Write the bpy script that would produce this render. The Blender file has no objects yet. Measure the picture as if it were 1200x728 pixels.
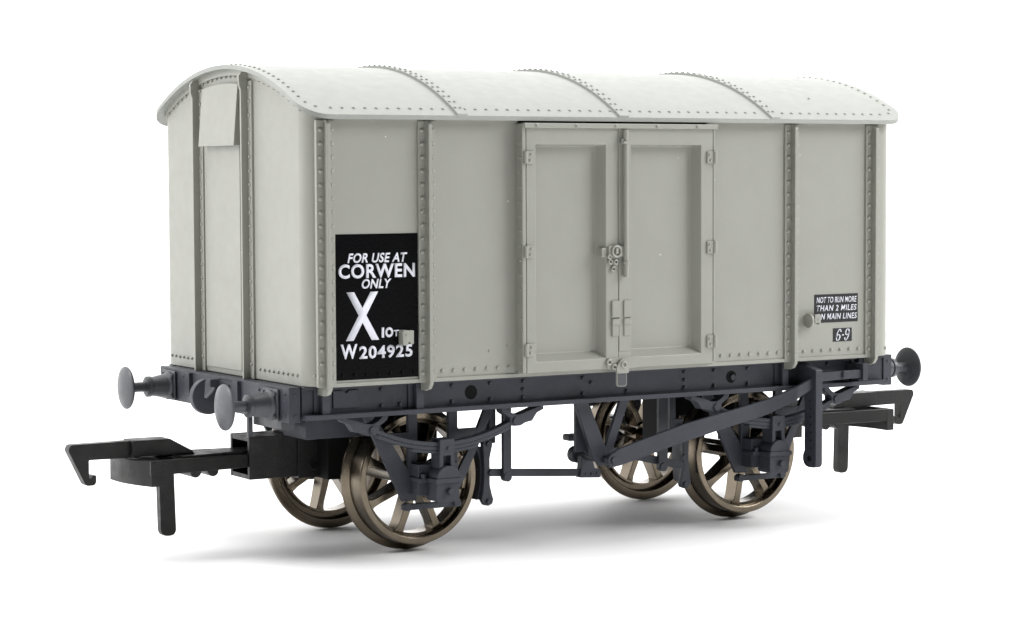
import bpy, bmesh, math, random
from mathutils import Vector, Matrix

random.seed(7)
S = 0.1                      # the model is laid out in millimetres; one Blender unit is one centimetre
sc = bpy.context.scene
COL = sc.collection
PI = math.pi

# ------------------------------------------------------------------ materials
def mat(name, col, rough=0.45, metal=0.0, bump=0.0, bscale=60.0, mottle=0.0, specks=None, rough_var=0.0, spec=0.5):
    m = bpy.data.materials.new(name)
    m.use_nodes = True
    nt = m.node_tree
    b = nt.nodes["Principled BSDF"]
    b.inputs["Roughness"].default_value = rough
    b.inputs["Metallic"].default_value = metal
    b.inputs["Specular IOR Level"].default_value = spec
    tc = nt.nodes.new("ShaderNodeTexCoord")
    base = None
    def noise(scale, detail=4.0):
        n = nt.nodes.new("ShaderNodeTexNoise")
        n.inputs["Scale"].default_value = scale
        n.inputs["Detail"].default_value = detail
        nt.links.new(tc.outputs["Object"], n.inputs["Vector"])
        return n
    c = (col[0], col[1], col[2], 1)
    b.inputs["Base Color"].default_value = c
    last = None
    if mottle > 0:
        n = noise(2.3, 6)
        mr = nt.nodes.new("ShaderNodeMapRange")
        mr.inputs[1].default_value = 0.3; mr.inputs[2].default_value = 0.7
        mr.inputs[3].default_value = 1 - mottle; mr.inputs[4].default_value = 1 + mottle
        nt.links.new(n.outputs[0], mr.inputs[0])
        mx = nt.nodes.new("ShaderNodeVectorMath"); mx.operation = 'SCALE'
        mx.inputs[0].default_value = col
        nt.links.new(mr.outputs[0], mx.inputs["Scale"])
        last = mx.outputs[0]
        nt.links.new(last, b.inputs["Base Color"])
    if specks:
        v = nt.nodes.new("ShaderNodeTexVoronoi")
        v.inputs["Scale"].default_value = specks[0]
        nt.links.new(tc.outputs["Object"], v.inputs["Vector"])
        lt = nt.nodes.new("ShaderNodeMath"); lt.operation = 'LESS_THAN'
        lt.inputs[1].default_value = specks[1]
        nt.links.new(v.outputs["Distance"], lt.inputs[0])
        sepc = nt.nodes.new("ShaderNodeSeparateColor")
        nt.links.new(v.outputs["Color"], sepc.inputs[0])
        gt = nt.nodes.new("ShaderNodeMath"); gt.operation = 'GREATER_THAN'
        gt.inputs[1].default_value = specks[2]
        nt.links.new(sepc.outputs[0], gt.inputs[0])
        mu = nt.nodes.new("ShaderNodeMath"); mu.operation = 'MULTIPLY'
        nt.links.new(lt.outputs[0], mu.inputs[0]); nt.links.new(gt.outputs[0], mu.inputs[1])
        mix = nt.nodes.new("ShaderNodeMix"); mix.data_type = 'RGBA'
        nt.links.new(mu.outputs[0], mix.inputs["Factor"])
        if last is not None:
            nt.links.new(last, mix.inputs["A"])
        else:
            mix.inputs["A"].default_value = c
        s = specks[3]
        mix.inputs["B"].default_value = (s[0], s[1], s[2], 1)
        nt.links.new(mix.outputs["Result"], b.inputs["Base Color"])
    if rough_var > 0:
        n = noise(9.0, 5)
        mr = nt.nodes.new("ShaderNodeMapRange")
        mr.inputs[1].default_value = 0.3; mr.inputs[2].default_value = 0.7
        mr.inputs[3].default_value = max(0.05, rough - rough_var); mr.inputs[4].default_value = rough + rough_var
        nt.links.new(n.outputs[0], mr.inputs[0])
        nt.links.new(mr.outputs[0], b.inputs["Roughness"])
    if bump > 0:
        n = noise(bscale, 3)
        bp = nt.nodes.new("ShaderNodeBump")
        bp.inputs["Strength"].default_value = bump
        bp.inputs["Distance"].default_value = 0.01
        nt.links.new(n.outputs[0], bp.inputs["Height"])
        nt.links.new(bp.outputs[0], b.inputs["Normal"])
    return m

M_BODY = mat("grey_paint", (0.268, 0.270, 0.238), 0.42, bump=0.10, bscale=55, mottle=0.025,
             specks=(5.0, 0.035, 0.86, (0.55, 0.55, 0.52)), rough_var=0.06)
M_ROOF = mat("roof_paint", (0.280, 0.288, 0.266), 0.5, bump=0.10, bscale=45, mottle=0.02, rough_var=0.06)
M_FRAME = mat("frame_grey", (0.036, 0.039, 0.049), 0.47, bump=0.18, bscale=60, mottle=0.10,
              specks=(4.0, 0.03, 0.9, (0.2, 0.2, 0.21)), rough_var=0.08, spec=0.3)
M_FRAME_LIT = mat("frame_grey_lit", (0.050, 0.053, 0.061), 0.42, bump=0.15, bscale=60, mottle=0.10, rough_var=0.08)  # frame grey lightened for light falling on buffers and bracket; catch tongue shares it
M_BLACK = mat("black_plastic", (0.010, 0.0092, 0.009), 0.42, bump=0.35, bscale=70, mottle=0.2, rough_var=0.12, spec=0.3)
M_NOTICE = mat("notice_black", (0.003, 0.003, 0.0035), 0.22, bump=0.22, bscale=60, rough_var=0.06, spec=0.05)
M_PLATE = mat("plate_dark_grey", (0.024, 0.024, 0.026), 0.42, bump=0.1, bscale=60, spec=0.2)
M_WHITE = mat("lettering_white", (0.60, 0.61, 0.67), 0.5)
M_HOLE_SHADE = mat("hole_shade_black", (0.004, 0.004, 0.004), 0.7, spec=0.15)  # near-black for hole openings and for painted shade between the wheels
M_BRONZE = mat("blackened_brass", (0.150, 0.125, 0.094), 0.20, metal=1.0, bump=0.12, bscale=130, mottle=0.10, rough_var=0.07)
M_STEEL = mat("axle_steel", (0.20, 0.175, 0.14), 0.26, metal=1.0, bump=0.1, bscale=80, mottle=0.1)
M_GROUND = mat("white_sheet", (0.90, 0.90, 0.90), 0.6, bump=0.06, bscale=2.0)

# ------------------------------------------------------------------ mesh builder
class MB:
    def __init__(self):
        self.v = []; self.f = []
    def raw(self, vs, fs):
        o = len(self.v)
        self.v += [tuple(p) for p in vs]
        self.f += [tuple(i + o for i in q) for q in fs]
    def absorb(self, bm, bevel=0.0, seg=2, ang=30):
        bmesh.ops.remove_doubles(bm, verts=bm.verts, dist=1e-5)
        bmesh.ops.recalc_face_normals(bm, faces=bm.faces)
        if bevel > 0:
            es = [e for e in bm.edges if len(e.link_faces) == 2 and e.calc_face_angle(0) > math.radians(ang)]
            if es:
                bmesh.ops.bevel(bm, geom=es, offset=bevel, segments=seg, profile=0.5, affect='EDGES', clamp_overlap=True)
        bm.verts.index_update()
        self.raw([p.co[:] for p in bm.verts], [[q.index for q in f.verts] for f in bm.faces])
        bm.free()
    def box(self, x0, x1, y0, y1, z0, z1, b=0.07):
        x0, x1 = sorted((x0, x1)); y0, y1 = sorted((y0, y1)); z0, z1 = sorted((z0, z1))
        bm = bmesh.new()
        vs = [bm.verts.new((x, y, z)) for x in (x0, x1) for y in (y0, y1) for z in (z0, z1)]
        for q in ((0, 1, 3, 2), (4, 6, 7, 5), (0, 4, 5, 1), (2, 3, 7, 6), (0, 2, 6, 4), (1, 5, 7, 3)):
            bm.faces.new([vs[i] for i in q])
        self.absorb(bm, min(b, 0.45 * min(x1 - x0, y1 - y0, z1 - z0)))
    def prism(self, pts, plane, a, b, bev=0.07, seg=2):
        """2-D outline pts in plane 'xz', 'yz' or 'xy' pulled from a to b along the other axis"""
        def P(p, t):
            return {'xz': (p[0], t, p[1]), 'yz': (t, p[0], p[1]), 'xy': (p[0], p[1], t)}[plane]
        bm = bmesh.new()
        A = [bm.verts.new(P(p, a)) for p in pts]; B = [bm.verts.new(P(p, b)) for p in pts]
        bm.faces.new(A); bm.faces.new(B[::-1])
        n = len(pts)
        for i in range(n):
            j = (i + 1) % n
            bm.faces.new((A[j], A[i], B[i], B[j]))
        self.absorb(bm, bev, seg, 35)
    def loft(self, rings, bev=0.06, cap=True):
        bm = bmesh.new()
        R = [[bm.verts.new(p) for p in r] for r in rings]
        n = len(R[0])
        for a, b in zip(R, R[1:]):
            for i in range(n):
                j = (i + 1) % n
                bm.faces.new((a[i], a[j], b[j], b[i]))
        if cap:
            bm.faces.new(R[0][::-1]); bm.faces.new(R[-1])
        self.absorb(bm, bev, 2, 35)
    def lathe(self, prof, o, ax, n=32, close=False, bev=0.0):
        """prof: list of (distance along axis, radius)"""
        ax = Vector(ax).normalized(); o = Vector(o)
        u = ax.orthogonal().normalized(); w = ax.cross(u)
        bm = bmesh.new()
        R = []
        for a, r in prof:
            if r < 1e-6:
                R.append([bm.verts.new(o + ax * a)])
            else:
                R.append([bm.verts.new(o + ax * a + (u * math.cos(2 * PI * i / n) + w * math.sin(2 * PI * i / n)) * r) for i in range(n)])
        pairs = list(zip(R, R[1:]))
        if close: pairs.append((R[-1], R[0]))
        for a, b in pairs:
            for i in range(n):
                j = (i + 1) % n
                if len(a) == 1 and len(b) == 1: continue
                if len(a) == 1: bm.faces.new((a[0], b[j], b[i]))
                elif len(b) == 1: bm.faces.new((a[i], a[j], b[0]))
                else: bm.faces.new((a[i], a[j], b[j], b[i]))
        if not close:
            if len(R[0]) > 1: bm.faces.new(R[0][::-1])
            if len(R[-1]) > 1: bm.faces.new(R[-1])
        self.absorb(bm, bev)
    def cyl(self, p0, p1, r0, r1=None, n=20, bev=0.05):
        p0 = Vector(p0); p1 = Vector(p1)
        d = p1 - p0
        L = d.length
        r1 = r0 if r1 is None else r1
        self.lathe([(0, r0), (L, r1)], p0, d, n, bev=min(bev, 0.4 * min(r0, r1)))
    def ring(self, o, ax, R, r, n=24, m=8, sx=1.0):
        ax = Vector(ax).normalized(); o = Vector(o)
        u = Vector((1, 0, 0)) if abs(ax.x) < .9 else Vector((0, 1, 0))
        w = ax.cross(u).normalized(); u = w.cross(ax)
        vs, fs = [], []
        for i in range(n):
            a = 2 * PI * i / n
            d = u * math.cos(a) * sx + w * math.sin(a)
            for k in range(m):
                t = 2 * PI * k / m
                vs.append(o + d * (R + r * math.cos(t)) + ax * r * math.sin(t))
        for i in range(n):
            for k in range(m):
                fs.append((i * m + k, ((i + 1) % n) * m + k, ((i + 1) % n) * m + (k + 1) % m, i * m + (k + 1) % m))
        self.raw(vs, fs)
    def rivet(self, p, nrm, r=0.18, h=0.16, n=9):
        p = Vector(p); nrm = Vector(nrm).normalized()
        u = nrm.orthogonal().normalized(); w = nrm.cross(u)
        vs, fs = [], []
        rings = ((r * 1.04, -0.05), (r, h * 0.25), (r * 0.75, h * 0.72), (r * 0.38, h * 0.96))
        for rr, hh in rings:
            for i in range(n):
                a = 2 * PI * i / n
                vs.append(p + (u * math.cos(a) + w * math.sin(a)) * rr + nrm * hh)
        for k in range(len(rings) - 1):
            for i in range(n):
                j = (i + 1) % n
                fs.append((k * n + i, k * n + j, (k + 1) * n + j, (k + 1) * n + i))
        fs.append(tuple((len(rings) - 1) * n + i for i in range(n)))
        self.raw(vs, fs)
    def build(self, name, material, parent=None, ang=38, wn=True):
        me = bpy.data.meshes.new(name)
        me.from_pydata([(x * S, y * S, z * S) for x, y, z in self.v], [], self.f)
        me.update()
        bm = bmesh.new(); bm.from_mesh(me)
        bmesh.ops.recalc_face_normals(bm, faces=bm.faces)
        bm.to_mesh(me); bm.free()
        me.polygons.foreach_set("use_smooth", [True] * len(me.polygons))
        me.set_sharp_from_angle(angle=math.radians(ang))
        me.materials.append(material)
        o = bpy.data.objects.new(name, me)
        COL.objects.link(o)
        if parent is not None: o.parent = parent
        if wn:
            w = o.modifiers.new("weighted_normals", 'WEIGHTED_NORMAL')
            w.keep_sharp = True; w.weight = 60
        return o

def copy_part(o, parent, rot_z=0.0, loc=(0, 0, 0)):
    c = o.copy(); COL.objects.link(c); c.parent = parent
    c.rotation_euler = (0, 0, rot_z); c.location = loc
    for ch in list(o.children):
        d = ch.copy(); COL.objects.link(d); d.parent = c
    return c

def round_poly(pts, r, n=4):
    """round the corners of a 2-D outline; r one radius or one per corner"""
    out = []
    k = len(pts)
    for i in range(k):
        p = Vector(pts[i]); a = Vector(pts[i - 1]); b = Vector(pts[(i + 1) % k])
        rr = r[i] if isinstance(r, (list, tuple)) else r
        da = (a - p); db = (b - p)
        t = min(rr, da.length * 0.45, db.length * 0.45)
        if t < 1e-4:
            out.append(tuple(p)); continue
        s = p + da.normalized() * t; e = p + db.normalized() * t
        for q in range(n + 1):
            f = q / n
            out.append(tuple(s * (1 - f) ** 2 + p * 2 * f * (1 - f) + e * f * f))
    return out

SPACING = {'CORWEN': 1.10, '204925': 1.12, 'FOR USE AT': 1.06, 'ONLY': 1.05, 'NOT TO RUN MORE': 1.04, 'THAN 2 MILES': 1.12, 'ON MAIN LINES': 1.12}
def letters(parts, name, material, parent, y):
    """parts: (text, x0, x1, z0, z1, shear, weight); raised white lettering facing -Y"""
    V, F = [], []
    dg = None
    for txt, x0, x1, z0, z1, shear, weight in parts:
        cu = bpy.data.curves.new("lettering_curve", 'FONT')
        cu.body = txt; cu.shear = shear; cu.offset = weight; cu.resolution_u = 4; cu.space_character = SPACING.get(txt, 1.0)
        ob = bpy.data.objects.new("lettering_curve", cu); COL.objects.link(ob)
        dg = bpy.context.evaluated_depsgraph_get(); dg.update()
        me = ob.evaluated_get(dg).to_mesh()
        vs = [p.co.copy() for p in me.vertices]
        fs = [tuple(p.vertices) for p in me.polygons]
        ob.evaluated_get(dg).to_mesh_clear()
        bpy.data.objects.remove(ob); bpy.data.curves.remove(cu)
        ax0 = min(p.x for p in vs); ax1 = max(p.x for p in vs)
        ay0 = min(p.y for p in vs); ay1 = max(p.y for p in vs)
        o = len(V)
        for p in vs:
            V.append((x0 + (p.x - ax0) / (ax1 - ax0) * (x1 - x0), y, z0 + (p.y - ay0) / (ay1 - ay0) * (z1 - z0)))
        F += [tuple(i + o for i in f) for f in fs]
    mb = MB(); mb.raw(V, F)
    o = mb.build(name, material, parent, wn=False)
    md = o.modifiers.new("ink_thickness", 'SOLIDIFY'); md.thickness = 0.02 * S; md.offset = 0
    return o

# ------------------------------------------------------------------ the wagon
wagon = bpy.data.objects.new("railway_wagon", None)
wagon.empty_display_size = 0.5
COL.objects.link(wagon)
wagon["label"] = "light grey four-wheeled model goods van with arched roof and black lettered notice, on white surface"
wagon["category"] = "model wagon"

HW, HL = 15.59, 31.47
ZB = 15.76
RA, ZA = 31.7, 43.1                      # roof radius and crown height
RZ = lambda y: ZA - RA + math.sqrt(RA * RA - y * y)     # roof top surface

# ---- body shell
def body_ring(r=2.0, n=8):
    pts = []
    corners = (((-HL + r), (-HW + r), PI, 1.5 * PI), ((HL - r), (-HW + r), 1.5 * PI, 2 * PI),
               ((HL - r), (HW - r), 0, 0.5 * PI), ((-HL + r), (HW - r), 0.5 * PI, PI))
    for cx, cy, a0, a1 in corners:
        for i in range(n + 1):
            a = a0 + (a1 - a0) * i / n
            pts.append((cx + r * math.cos(a), cy + r * math.sin(a)))
    # door opening steps on the near side, extra points over the arched ends
    out = []
    k = len(pts)
    for i in range(k):
        p, q = pts[i], pts[(i + 1) % k]
        out.append((p[0], p[1], 0))
        if abs(p[1] + HW) < 1e-4 and abs(q[1] + HW) < 1e-4 and q[0] - p[0] > 20:
            for x, s in ((-11.2, 0), (-11.2, 1), (9.0, 1), (9.0, 0)): out.append((x, -HW, s))
        if abs(p[0] - q[0]) < 1e-4 and abs(p[1] - q[1]) > 10:
            for j in range(1, 24): out.append((p[0], p[1] + (q[1] - p[1]) * j / 24, 0))
    return out
mb = MB()
ring = body_ring()
vs, fs = [], []
for x, y, s in ring:
    top = RZ(y) - 0.28 if not s else 37.3
    vs += [(x, y, ZB), (x, y, top)]
n = len(ring)
for i in range(n):
    j = (i + 1) % n
    fs.append((2 * i, 2 * j, 2 * j + 1, 2 * i + 1))
fs.append(tuple(2 * i for i in range(n))[::-1])
mb.raw(vs, fs)
# bottom curb angle along the sides
for sy in (-1, 1):
    mb.box(-29.5, 29.2, sy * (HW - 0.3), sy * (HW + 0.16), ZB - 0.10, ZB + 0.24, 0.05)
# rivet rows low on the sides
for sy in (-1, 1):
    for x0, x1, k in ((-18.88, -12.24, 7), (10.66, 17.24, 7), (20.32, 26.91, 7)):
        for i in range(k):
            mb.rivet((x0 + (x1 - x0) * i / (k - 1), sy * HW, 16.58), (0, sy, 0))
mb.rivet((-14.2, -HW, 18.1), (0, -1, 0), 0.1, 0.1); mb.rivet((-12.4, -HW, 18.45), (0, -1, 0), 0.1, 0.1)
for a in (0.72, 0.22): mb.rivet((-HL + 2.0 - 2.0 * math.sin(a), -HW + 2.0 - 2.0 * math.cos(a), 16.6), (-math.sin(a), -math.cos(a), 0))
mb.rivet((29.47 + 2.0 * math.sin(0.55), -HW + 2.0 - 2.0 * math.cos(0.55), 16.45), (math.sin(0.55), -math.cos(0.55), 0))
# rivet rows low on the ends
for sx in (-1, 1):
    y = -13.2
    while y < 13.6:
        if min(abs(y - 6.45), abs(y + 4.0)) > 1.1: mb.rivet((sx * HL, y, 16.62), (sx, 0, 0), 0.15)
        y += 0.92
body = mb.build("body", M_BODY, wagon)

# riveted angle running round the top of the body just under the roof, open over the doors
def band(pts, name):
    mb = MB()
    rings, rv = [], []
    for i, (x, y) in enumerate(pts):
        a = Vector(pts[max(0, i - 1)]); b = Vector(pts[min(len(pts) - 1, i + 1)])
        t = (b - a).normalized(); nx, ny = t.y, -t.x
        zt = RZ(min(abs(y), HW)) - 0.30
        zl = zt - 0.62
        o = 0.2
        rings.append([(x - nx * 0.1, y - ny * 0.1, zt), (x + nx * o, y + ny * o, zt), (x + nx * o, y + ny * o, zl), (x - nx * 0.1, y - ny * 0.1, zl)])
    mb.loft(rings, 0.0)
    acc = 0.4
    for (p, q) in zip(pts, pts[1:]):
        L = math.hypot(q[0] - p[0], q[1] - p[1])
        while acc < L:
            f = acc / L
            x, y = p[0] + (q[0] - p[0]) * f, p[1] + (q[1] - p[1]) * f
            t = Vector((q[0] - p[0], q[1] - p[1])).normalized(); nv = Vector((t.y, -t.x, 0))
            end = abs(t.y) > 0.9
            z = RZ(min(abs(y), HW)) - (0.98 if end else 0.66)
            mb.rivet((x + nv.x * (0.0 if end else 0.2), y + nv.y * (0.0 if end else 0.2), z), nv, 0.16, 0.15 if end else 0.1)
            acc += 0.98
        acc -= L
    return mb.build(name, M_BODY, body)
rp = [(x, y) for x, y, q in ring]
k0 = max(i for i, (x, y, q) in enumerate(ring) if abs(y + HW) < 1e-4 and x < -20)
k1 = min(i for i, (x, y, q) in enumerate(ring) if abs(y + HW) < 1e-4 and x > 20)
far = [i for i, (x, y, q) in enumerate(ring) if abs(y - HW) < 1e-4]
fa, fb = min(far), max(far)
def dense(path):
    out = [path[0]]
    for p, q in zip(path, path[1:]):
        L = math.hypot(q[0] - p[0], q[1] - p[1]); n = max(1, int(L / 1.2))
        for i in range(1, n + 1): out.append((p[0] + (q[0] - p[0]) * i / n, p[1] + (q[1] - p[1]) * i / n))
    return out
band(dense([(9.8, -HW)] + rp[k1:far[len(far) // 2 - 1] + 1] + [(0.2, HW)]), "eave_strip")
band(dense([(0.0, HW)] + rp[far[len(far) // 2]:] + rp[:k0 + 1] + [(-11.55, -HW)]), "eave_strip")

# ---- T-section posts on the sides
def side_post(x, sy):
    mb = MB()
    y = lambda d: sy * (HW + d)
    mb.box(x - 0.85, x + 0.85, y(-0.2), y(0.2), 15.70, 37.95, 0.06)
    out = [(y(-1.4), 14.95), (y(-0.2), 14.93), (y(0.45), 15.10), (y(0.80), 15.55), (y(0.82), 37.6), (y(0.5), 37.98), (y(-0.2), 37.98), (y(-0.2), 15.72), (y(-1.4), 15.72)]
    mb.prism(out, 'yz', x - 0.17, x + 0.21, 0.08)
    z = 16.52
    i = 0
    while z < 37.4:
        mb.rivet((x - 0.51, y(0.2), z), (0, sy, 0), 0.19, 0.17)
        mb.rivet((x + 0.53, y(0.2), z), (0, sy, 0), 0.19, 0.17)
        z += 1.146; i += 1
    return mb.build("body_post", M_BODY, body)
for x in (-29.98, -20.36, 18.80, 28.53):
    side_post(x, -1)
for x in (-29.98, -20.36, 18.80, 28.53):
    side_post(-x, 1)

# ---- T-section posts on the ends
def end_post(y, sx):
    mb = MB()
    X = lambda d: sx * (HL + d)
    zt = RZ(y) - 0.5
    mb.box(X(-0.2), X(0.2), y - 0.95, y + 0.95, 15.72, zt - 0.75, 0.06)
    w0, w1 = y - 0.16, y + 0.16
    mb.prism([(X(-0.1), 15.5), (X(0.80), 15.5), (X(0.80), zt - 1.6), (X(0.96), zt - 1.1), (X(0.98), zt - 0.3), (X(0.7), zt), (X(-0.1), zt)], 'xz', w0, w1, 0.07)
    z = 17.0
    while z < zt - 0.9:
        mb.rivet((X(0.2), y - 0.56, z), (sx, 0, 0), 0.17, 0.14)
        mb.rivet((X(0.2), y + 0.56, z), (sx, 0, 0), 0.17, 0.14)
        z += 1.2
    return mb.build("body_post", M_BODY, body)
for sx in (-1, 1):
    for y in (6.45, -4.0): end_post(y, sx)

# ---- ventilator hood on the ends
def hood(sx):
    mb = MB()
    X = lambda d: sx * (HL + d)
    yl, yr, zb = 4.75, -2.85, 36.0
    top = lambda y: RZ(y) - 1.62
    front = [(yl, zb), (yr, zb)] + [(yr + (yl - yr) * i / 10, top(yr + (yl - yr) * i / 10)) for i in range(11)]
    A, B = [], []
    for y, z in front:
        f = (z - zb) / (41.3 - zb)
        d = 0.95 * (1 - f) + 0.52 * f
        A.append((X(d), y, z)); B.append((X(d - 0.26), y, z))
    mb.loft([B, A], 0.04)
    for y in (yl - 0.12, yr + 0.12):            # cheeks
        mb.prism([(X(-0.1), zb + 0.05), (X(0.8), zb + 0.05), (X(0.2), 40.9), (X(-0.1), 40.9)], 'xz', y - 0.1, y + 0.1, 0.0)
    return mb.build("ventilator_hood", M_BODY, wagon)
hood(-1); hood(1)
mb = MB()
mb.box(-HL - 0.14, -HL + 0.3, -2.3, 5.3, 16.2, 37.5, 0.05)
mb.build("end_panel", M_BODY, body)

# ---- roof: an arched sheet with rounded corners
def roof_half_len(y, L=32.3, W=16.6, r=2.4):
    d = abs(y) - (W - r)
    return L if d <= 0 else L - r + math.sqrt(max(0.0, r * r - d * d))
RW = 16.6
mb = MB()
ys = [-RW * math.sin(PI / 2 * i / 60) for i in range(60, 0, -1)]
ys = ys + [0.0] + [-y for y in ys[::-1]]
top, bot = [], []
TH = 0.38
vs, fs = [], []
NX = 3
for y in ys:
    e = roof_half_len(y)
    for zz in (RZ(y), RZ(y) - TH):
        for k in range(NX): vs.append((-e + 2 * e * k / (NX - 1), y, zz))
m = len(ys)
idx = lambda i, layer, k: i * 2 * NX + layer * NX + k
for i in range(m - 1):
    for k in range(NX - 1):
        fs.append((idx(i, 0, k), idx(i, 0, k + 1), idx(i + 1, 0, k + 1), idx(i + 1, 0, k)))
        fs.append((idx(i, 1, k), idx(i + 1, 1, k), idx(i + 1, 1, k + 1), idx(i, 1, k + 1)))
    for k in (0, NX - 1):
        fs.append((idx(i, 0, k), idx(i + 1, 0, k), idx(i + 1, 1, k), idx(i, 1, k)))
for i in (0, m - 1):
    for k in range(NX - 1):
        fs.append((idx(i, 0, k), idx(i, 1, k), idx(i, 1, k + 1), idx(i, 0, k + 1)))
mb.raw(vs, fs)
def rnormal(y): return Vector((0, y, math.sqrt(RA * RA - y * y)))
def roof_rivet(x, y): mb.rivet((x, y, RZ(y)), rnormal(y), 0.155, 0.12)
# rivet rows: along both eaves, round the corners and over both ends
JX = (-17.35, -0.75, 16.2)
for sy in (-1, 1):
    x = -29.4
    while x < 29.6:
        if min(abs(x - j) for j in JX) > 0.75: roof_rivet(x, sy * 15.62)
        x += 1.07
for sx in (-1, 1):
    a = 0.0
    yy = -13.775
    ylist = []
    while yy <= 13.8:
        roof_rivet(sx * 31.45, yy); yy += 0.95
    for sy in (-1, 1):
        for t in (25, 60):
            a = math.radians(t)
            roof_rivet(sx * (29.9 + 1.55 * math.cos(a)), sy * (14.1 + 1.52 * math.sin(a)))
mb.rivet((23.2, -12.6, RZ(12.6)), rnormal(-12.6), 0.14, 0.12)
roof = mb.build("roof", M_ROOF, wagon, ang=50, wn=False)
for jx in JX:
    mb = MB()
    rings = []
    for i in range(61):
        a = -1 + 2 * i / 60
        y = 16.62 * math.sin(a * PI / 2)
        nv = rnormal(y).normalized()
        p = Vector((0, y, RZ(y)))
        lo, hi = p - nv * 0.05, p + nv * 0.20
        rings.append([(jx - 0.48, lo.y, lo.z), (jx - 0.48, hi.y, hi.z), (jx + 0.48, hi.y, hi.z), (jx + 0.48, lo.y, lo.z)])
    mb.loft(rings, 0.0)
    y = -15.7
    while y < 15.75:
        nv = rnormal(y).normalized()
        p = Vector((jx, y, RZ(y))) + nv * 0.2
        for dx in (-0.25, 0.25): mb.rivet(p + Vector((dx, 0, 0)), nv, 0.14, 0.12)
        y += 0.97
    mb.build("roof_strip", M_ROOF, roof, wn=False)

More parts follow.
